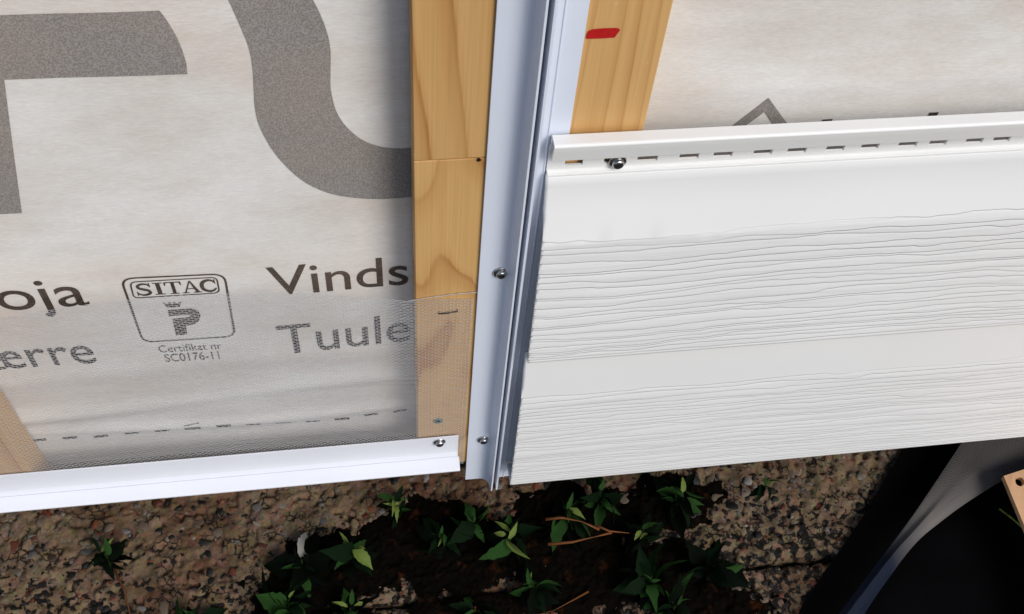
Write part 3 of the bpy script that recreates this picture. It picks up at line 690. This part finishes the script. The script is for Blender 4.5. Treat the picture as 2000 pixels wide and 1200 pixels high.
weed(-.0290, -.040, .030, [(1, 140, .022, 'light', 1, 30), (1, 55, .020, 'mid', 2, 20), (.95, -35, .026, 'light', 1, 5), (.95, -115, .022, 'mid', 1, 15), (1, 170, .012, 'light', 2, 35), (1, -20, .010, 'light', 1, 50)] + dark_ring(5, .02, .032), 'weed with yellow-green leaves standing below the middle of the starter strip')
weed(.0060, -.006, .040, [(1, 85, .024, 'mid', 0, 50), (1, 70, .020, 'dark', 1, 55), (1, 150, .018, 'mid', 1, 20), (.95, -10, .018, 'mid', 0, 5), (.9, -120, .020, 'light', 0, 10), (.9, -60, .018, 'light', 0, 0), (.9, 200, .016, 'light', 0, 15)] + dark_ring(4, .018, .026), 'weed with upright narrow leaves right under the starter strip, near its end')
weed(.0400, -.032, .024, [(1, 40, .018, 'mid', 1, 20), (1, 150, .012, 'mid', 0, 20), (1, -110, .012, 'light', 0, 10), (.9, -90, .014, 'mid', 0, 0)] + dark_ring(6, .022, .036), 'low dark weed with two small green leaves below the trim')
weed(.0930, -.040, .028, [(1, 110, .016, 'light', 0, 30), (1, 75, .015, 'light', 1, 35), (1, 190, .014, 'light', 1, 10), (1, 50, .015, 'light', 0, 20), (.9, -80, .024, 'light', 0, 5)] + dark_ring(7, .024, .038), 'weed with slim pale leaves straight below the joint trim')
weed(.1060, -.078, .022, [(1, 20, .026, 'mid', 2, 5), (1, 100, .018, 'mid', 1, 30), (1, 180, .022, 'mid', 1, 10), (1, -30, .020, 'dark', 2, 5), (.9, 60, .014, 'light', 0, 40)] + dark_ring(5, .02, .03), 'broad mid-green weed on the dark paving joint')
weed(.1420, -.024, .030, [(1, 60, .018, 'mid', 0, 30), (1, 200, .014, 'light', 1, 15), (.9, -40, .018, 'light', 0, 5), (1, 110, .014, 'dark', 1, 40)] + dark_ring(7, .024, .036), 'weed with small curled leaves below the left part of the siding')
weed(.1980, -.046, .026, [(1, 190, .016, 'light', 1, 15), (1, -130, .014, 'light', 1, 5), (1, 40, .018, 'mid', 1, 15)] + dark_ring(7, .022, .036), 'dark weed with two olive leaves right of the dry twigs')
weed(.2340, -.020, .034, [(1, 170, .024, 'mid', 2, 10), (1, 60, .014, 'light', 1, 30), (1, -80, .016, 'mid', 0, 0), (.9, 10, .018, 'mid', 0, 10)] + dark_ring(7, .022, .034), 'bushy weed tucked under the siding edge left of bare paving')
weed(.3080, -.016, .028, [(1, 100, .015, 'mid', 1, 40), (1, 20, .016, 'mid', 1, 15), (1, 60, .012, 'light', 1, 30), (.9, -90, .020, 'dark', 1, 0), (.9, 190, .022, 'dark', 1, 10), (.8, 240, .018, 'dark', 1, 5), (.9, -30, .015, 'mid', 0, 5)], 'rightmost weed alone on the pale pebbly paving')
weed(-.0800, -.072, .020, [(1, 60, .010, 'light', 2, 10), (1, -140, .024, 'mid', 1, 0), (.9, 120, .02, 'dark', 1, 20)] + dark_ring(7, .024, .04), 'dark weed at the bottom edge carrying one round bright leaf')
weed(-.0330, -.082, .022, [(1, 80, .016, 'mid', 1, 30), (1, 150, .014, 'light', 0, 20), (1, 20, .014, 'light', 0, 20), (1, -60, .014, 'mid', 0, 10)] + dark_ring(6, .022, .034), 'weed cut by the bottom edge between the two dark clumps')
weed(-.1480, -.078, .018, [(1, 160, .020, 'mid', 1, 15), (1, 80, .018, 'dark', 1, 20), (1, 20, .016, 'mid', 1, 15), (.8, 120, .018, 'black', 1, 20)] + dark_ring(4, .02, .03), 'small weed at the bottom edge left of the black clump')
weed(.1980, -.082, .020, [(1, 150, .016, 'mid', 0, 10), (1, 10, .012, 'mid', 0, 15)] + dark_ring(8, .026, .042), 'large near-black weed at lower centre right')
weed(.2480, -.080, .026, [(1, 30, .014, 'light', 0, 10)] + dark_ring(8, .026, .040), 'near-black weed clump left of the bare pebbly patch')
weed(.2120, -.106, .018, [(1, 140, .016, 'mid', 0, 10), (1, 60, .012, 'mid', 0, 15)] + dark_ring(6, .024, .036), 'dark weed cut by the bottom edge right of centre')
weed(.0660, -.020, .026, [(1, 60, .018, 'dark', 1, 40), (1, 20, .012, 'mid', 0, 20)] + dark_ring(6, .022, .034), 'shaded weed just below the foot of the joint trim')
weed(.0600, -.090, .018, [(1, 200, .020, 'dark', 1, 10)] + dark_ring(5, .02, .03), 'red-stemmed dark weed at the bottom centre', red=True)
weed(-.0680, -.040, .022, dark_ring(8, .024, .038), 'weed with shade-blackened leaves left of the yellow-green one')
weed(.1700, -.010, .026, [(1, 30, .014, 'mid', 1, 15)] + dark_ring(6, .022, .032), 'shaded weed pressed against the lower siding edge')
def twig(pts, r, label, mat=mat_twig): return tag(tube('twig', pts, [r * (.7 + .5 * math.sin(1 + 2 * i)) for i in range(len(pts))], mat), label, 'twig', 'dry twigs among the weeds')
twig([(.122, -.030, .028), (.135, -.031, .030), (.150, -.036, .030), (.163, -.042, .026)], .0013, 'arched orange-brown dry twig, upper of the pair')
twig([(.121, -.050, .026), (.140, -.051, .028), (.158, -.049, .029), (.172, -.046, .027)], .0013, 'orange-brown dry twig lying just below the arched one')
twig([(.160, -.040, .030), (.170, -.046, .030), (.186, -.048, .027)], .0010, 'short reddish twig crossing the right end of the others')
twig([(-.02, -.109, .004), (.05, -.106, .006), (.12, -.096, .007), (.150, -.083, .004)], .0009, 'long thin brown stem curving across the lowest slab')
twig([(-.2130, -.020, .004), (-.2010, -.045, .003), (-.1930, -.075, .003), (-.190, -.11, .003)], .0009, 'thin brown stem trailing down from the far left weed')
dl = bpy.data.objects.new('dead_leaf', leaf_mesh('mid', 2).copy()); dl.data.materials.clear(); dl.data.materials.append(mat_pale_leaf); COL.objects.link(dl)
dl.location = (-.0700, -.034, .010); dl.scale = (.024,) * 3; dl.rotation_euler = (.2, .1, math.radians(65)); tag(dl, 'single pale grey dead leaf left of the yellow-green weed', 'leaf')

# ------------------------------------------------------------------ right corner: black sheet for shade, loose net, box, board
def on_line(y): return .4378 + (y - .0064) * (.4378 - .3125) / (.0064 + .1177)
ys = np.linspace(-.30, .043, 90); us = np.linspace(0, 1, 110); P = np.zeros((len(ys), len(us), 3))
for i, y in enumerate(ys):
    xl = on_line(y) + .004 * noise2(np.array([y * 45]), np.array([1.]), 8)[0]; x = xl + us * (.95 - xl)
    P[i] = np.stack([x, np.full_like(x, y), .0035 + .010 * np.clip(us * 9, 0, 1) * (.6 + .7 * fbm(x * 14 + y * 8, x * 0 + y * 14, 41, 2))], -1)
tag(gridmesh('black_shade_sheet', P, mat_black_sheet), 'black crumpled sheet standing in for deep shade in the lower right corner', 'membrane')  # black sheet put in for the deep shade of this corner
# loose net strip running diagonally across it
eL = np.array([(0.5212, 0.0347), (0.4767, -0.0057), (0.4215, -0.0558), (0.3754, -0.0942), (0.3322, -0.1302), (0.3045, -0.1543)]); eR = np.array([(0.5817, -0.0210), (0.5105, -0.0329), (0.4623, -0.0533), (0.4129, -0.0791), (0.3585, -0.1252), (0.3276, -0.1569)])
tt = np.linspace(0, 1, 190); s0 = np.linspace(0, 1, len(eL)); ker = np.ones(25) / 25; sm = lambda a: np.convolve(np.pad(a, 12, 'edge'), ker, 'valid')
lx, ly, rx, ry = [sm(np.interp(tt, s0, q_)) for q_ in (eL[:, 0], eL[:, 1], eR[:, 0], eR[:, 1])]
def netpt(k, s): t_ = (s + 1) / 2; return np.array([lx[k] * (1 - t_) + rx[k] * t_, ly[k] * (1 - t_) + ry[k] * t_, .026 + .006 * math.cos(s * 1.5) + .0006 * math.sin(s * 7 + k * .03)])
ss = np.linspace(-1, 1, 52); ln = empty('loose_net'); tag(ln, 'loose offcut of grey net trailing over the black shade sheet', 'net')
weave('lengthwise_threads', [np.array([netpt(k, s) for k in range(190)]) for s in ss], .00026, mat_net_grey, ln)['kind'] = 'stuff'
weave('crosswise_threads', [np.array([netpt(k, s) for s in ss[::3]]) for k in range(190)], .00030, mat_net_grey, ln)['kind'] = 'stuff'
# board corner lying on a black box
bc = Vector((.4940, -.0410)); e1 = Vector((.98, .20)).normalized(); e2 = Vector((-.02, -1.0)).normalized()
def bp(a, b, z): p = bc + e1 * a + e2 * b; return (p.x, p.y, z)
bb = empty('black_box'); tag(bb, 'black plastic box under the wooden board at the right edge', 'box')
n0 = [bp(.004, .004, 0), bp(.30, .004, 0), bp(.30, .26, 0), bp(.004, .26, 0)]
v = [(x, y, .004) for x, y, _ in n0] + [(x, y, .0450) for x, y, _ in n0]
bevel(mesh('box_body', v, [(0, 3, 2, 1), (4, 5, 6, 7), (0, 1, 5, 4), (1, 2, 6, 5), (2, 3, 7, 6), (3, 0, 4, 7)], mat_black_box, bb), .002)
mesh('rim', [bp(a, b, z) for z in (.034, .041) for a, b in ((.002, .002), (.302, .002), (.302, .262), (.002, .262))], [(0, 1, 5, 4), (1, 2, 6, 5), (2, 3, 7, 6), (3, 0, 4, 7)], mat_black_box, bb)
# board with a drilled hole
bm = bmesh.new(); hc = (.0118, .0085); hr = .0040; NS = 24
rect = [(0, 0), (.30, 0), (.30, .26), (0, .26)]
for z, rev in ((.0500, False), (.0455, True)):
    inner_ = [bm.verts.new(bp(hc[0] + hr * math.cos(2 * math.pi * k / NS), hc[1] + hr * math.sin(2 * math.pi * k / NS), z)) for k in range(NS)]
    sq = [bm.verts.new(bp(hc[0] + .0075 * max(-1, min(1, 1.414 * math.cos(2 * math.pi * k / NS))), hc[1] + .0075 * max(-1, min(1, 1.414 * math.sin(2 * math.pi * k / NS))), z)) for k in range(NS)]
    for k in range(NS): bm.faces.new((inner_[k], inner_[(k + 1) % NS], sq[(k + 1) % NS], sq[k]))
    for a0, a1, b0, b1 in ((0, .30, 0, hc[1] - .0075), (0, .30, hc[1] + .0075, .26), (0, hc[0] - .0075, hc[1] - .0075, hc[1] + .0075), (hc[0] + .0075, .30, hc[1] - .0075, hc[1] + .0075)):
        bm.faces.new([bm.verts.new(bp(a, b, z)) for a, b in ((a0, b0), (a1, b0), (a1, b1), (a0, b1))])
    if rev: inner_b = inner_
    else: inner_t = inner_
for k in range(NS): bm.faces.new((inner_t[k], inner_t[(k + 1) % NS], inner_b[(k + 1) % NS], inner_b[k]))
for i in range(4):
    a, b = rect[i], rect[(i + 1) % 4]; bm.faces.new([bm.verts.new(bp(*p)) for p in ((*a, .050), (*b, .050), (*b, .0455), (*a, .0455))])
bmesh.ops.remove_doubles(bm, verts=bm.verts, dist=1e-6); bmesh.ops.recalc_face_normals(bm, faces=bm.faces)
me = bpy.data.meshes.new('drilled_board'); bm.to_mesh(me); bm.free(); tag(link('drilled_board', me, mat_board), 'corner of a pale wooden board with a drilled hole at the right edge', 'board')
gb = []
for i in range(9):
    t_ = i / 8; p = Vector((.489 + .012 * t_, -.062 - .048 * t_, .034 + .012 * math.sin(t_ * 2.4))); wd = .0011 * (1 - t_ ** 3)
    gb += [(p.x - wd, p.y, p.z), (p.x, p.y, p.z + .0006), (p.x + wd, p.y, p.z)]
tag(mesh('grass_blade', gb, [(i * 3 + k, i * 3 + k + 1, i * 3 + k + 4, i * 3 + k + 3) for i in range(8) for k in (0, 1)], LM['light'], None, True), 'single yellow-green grass blade against the black box', 'grass blade')
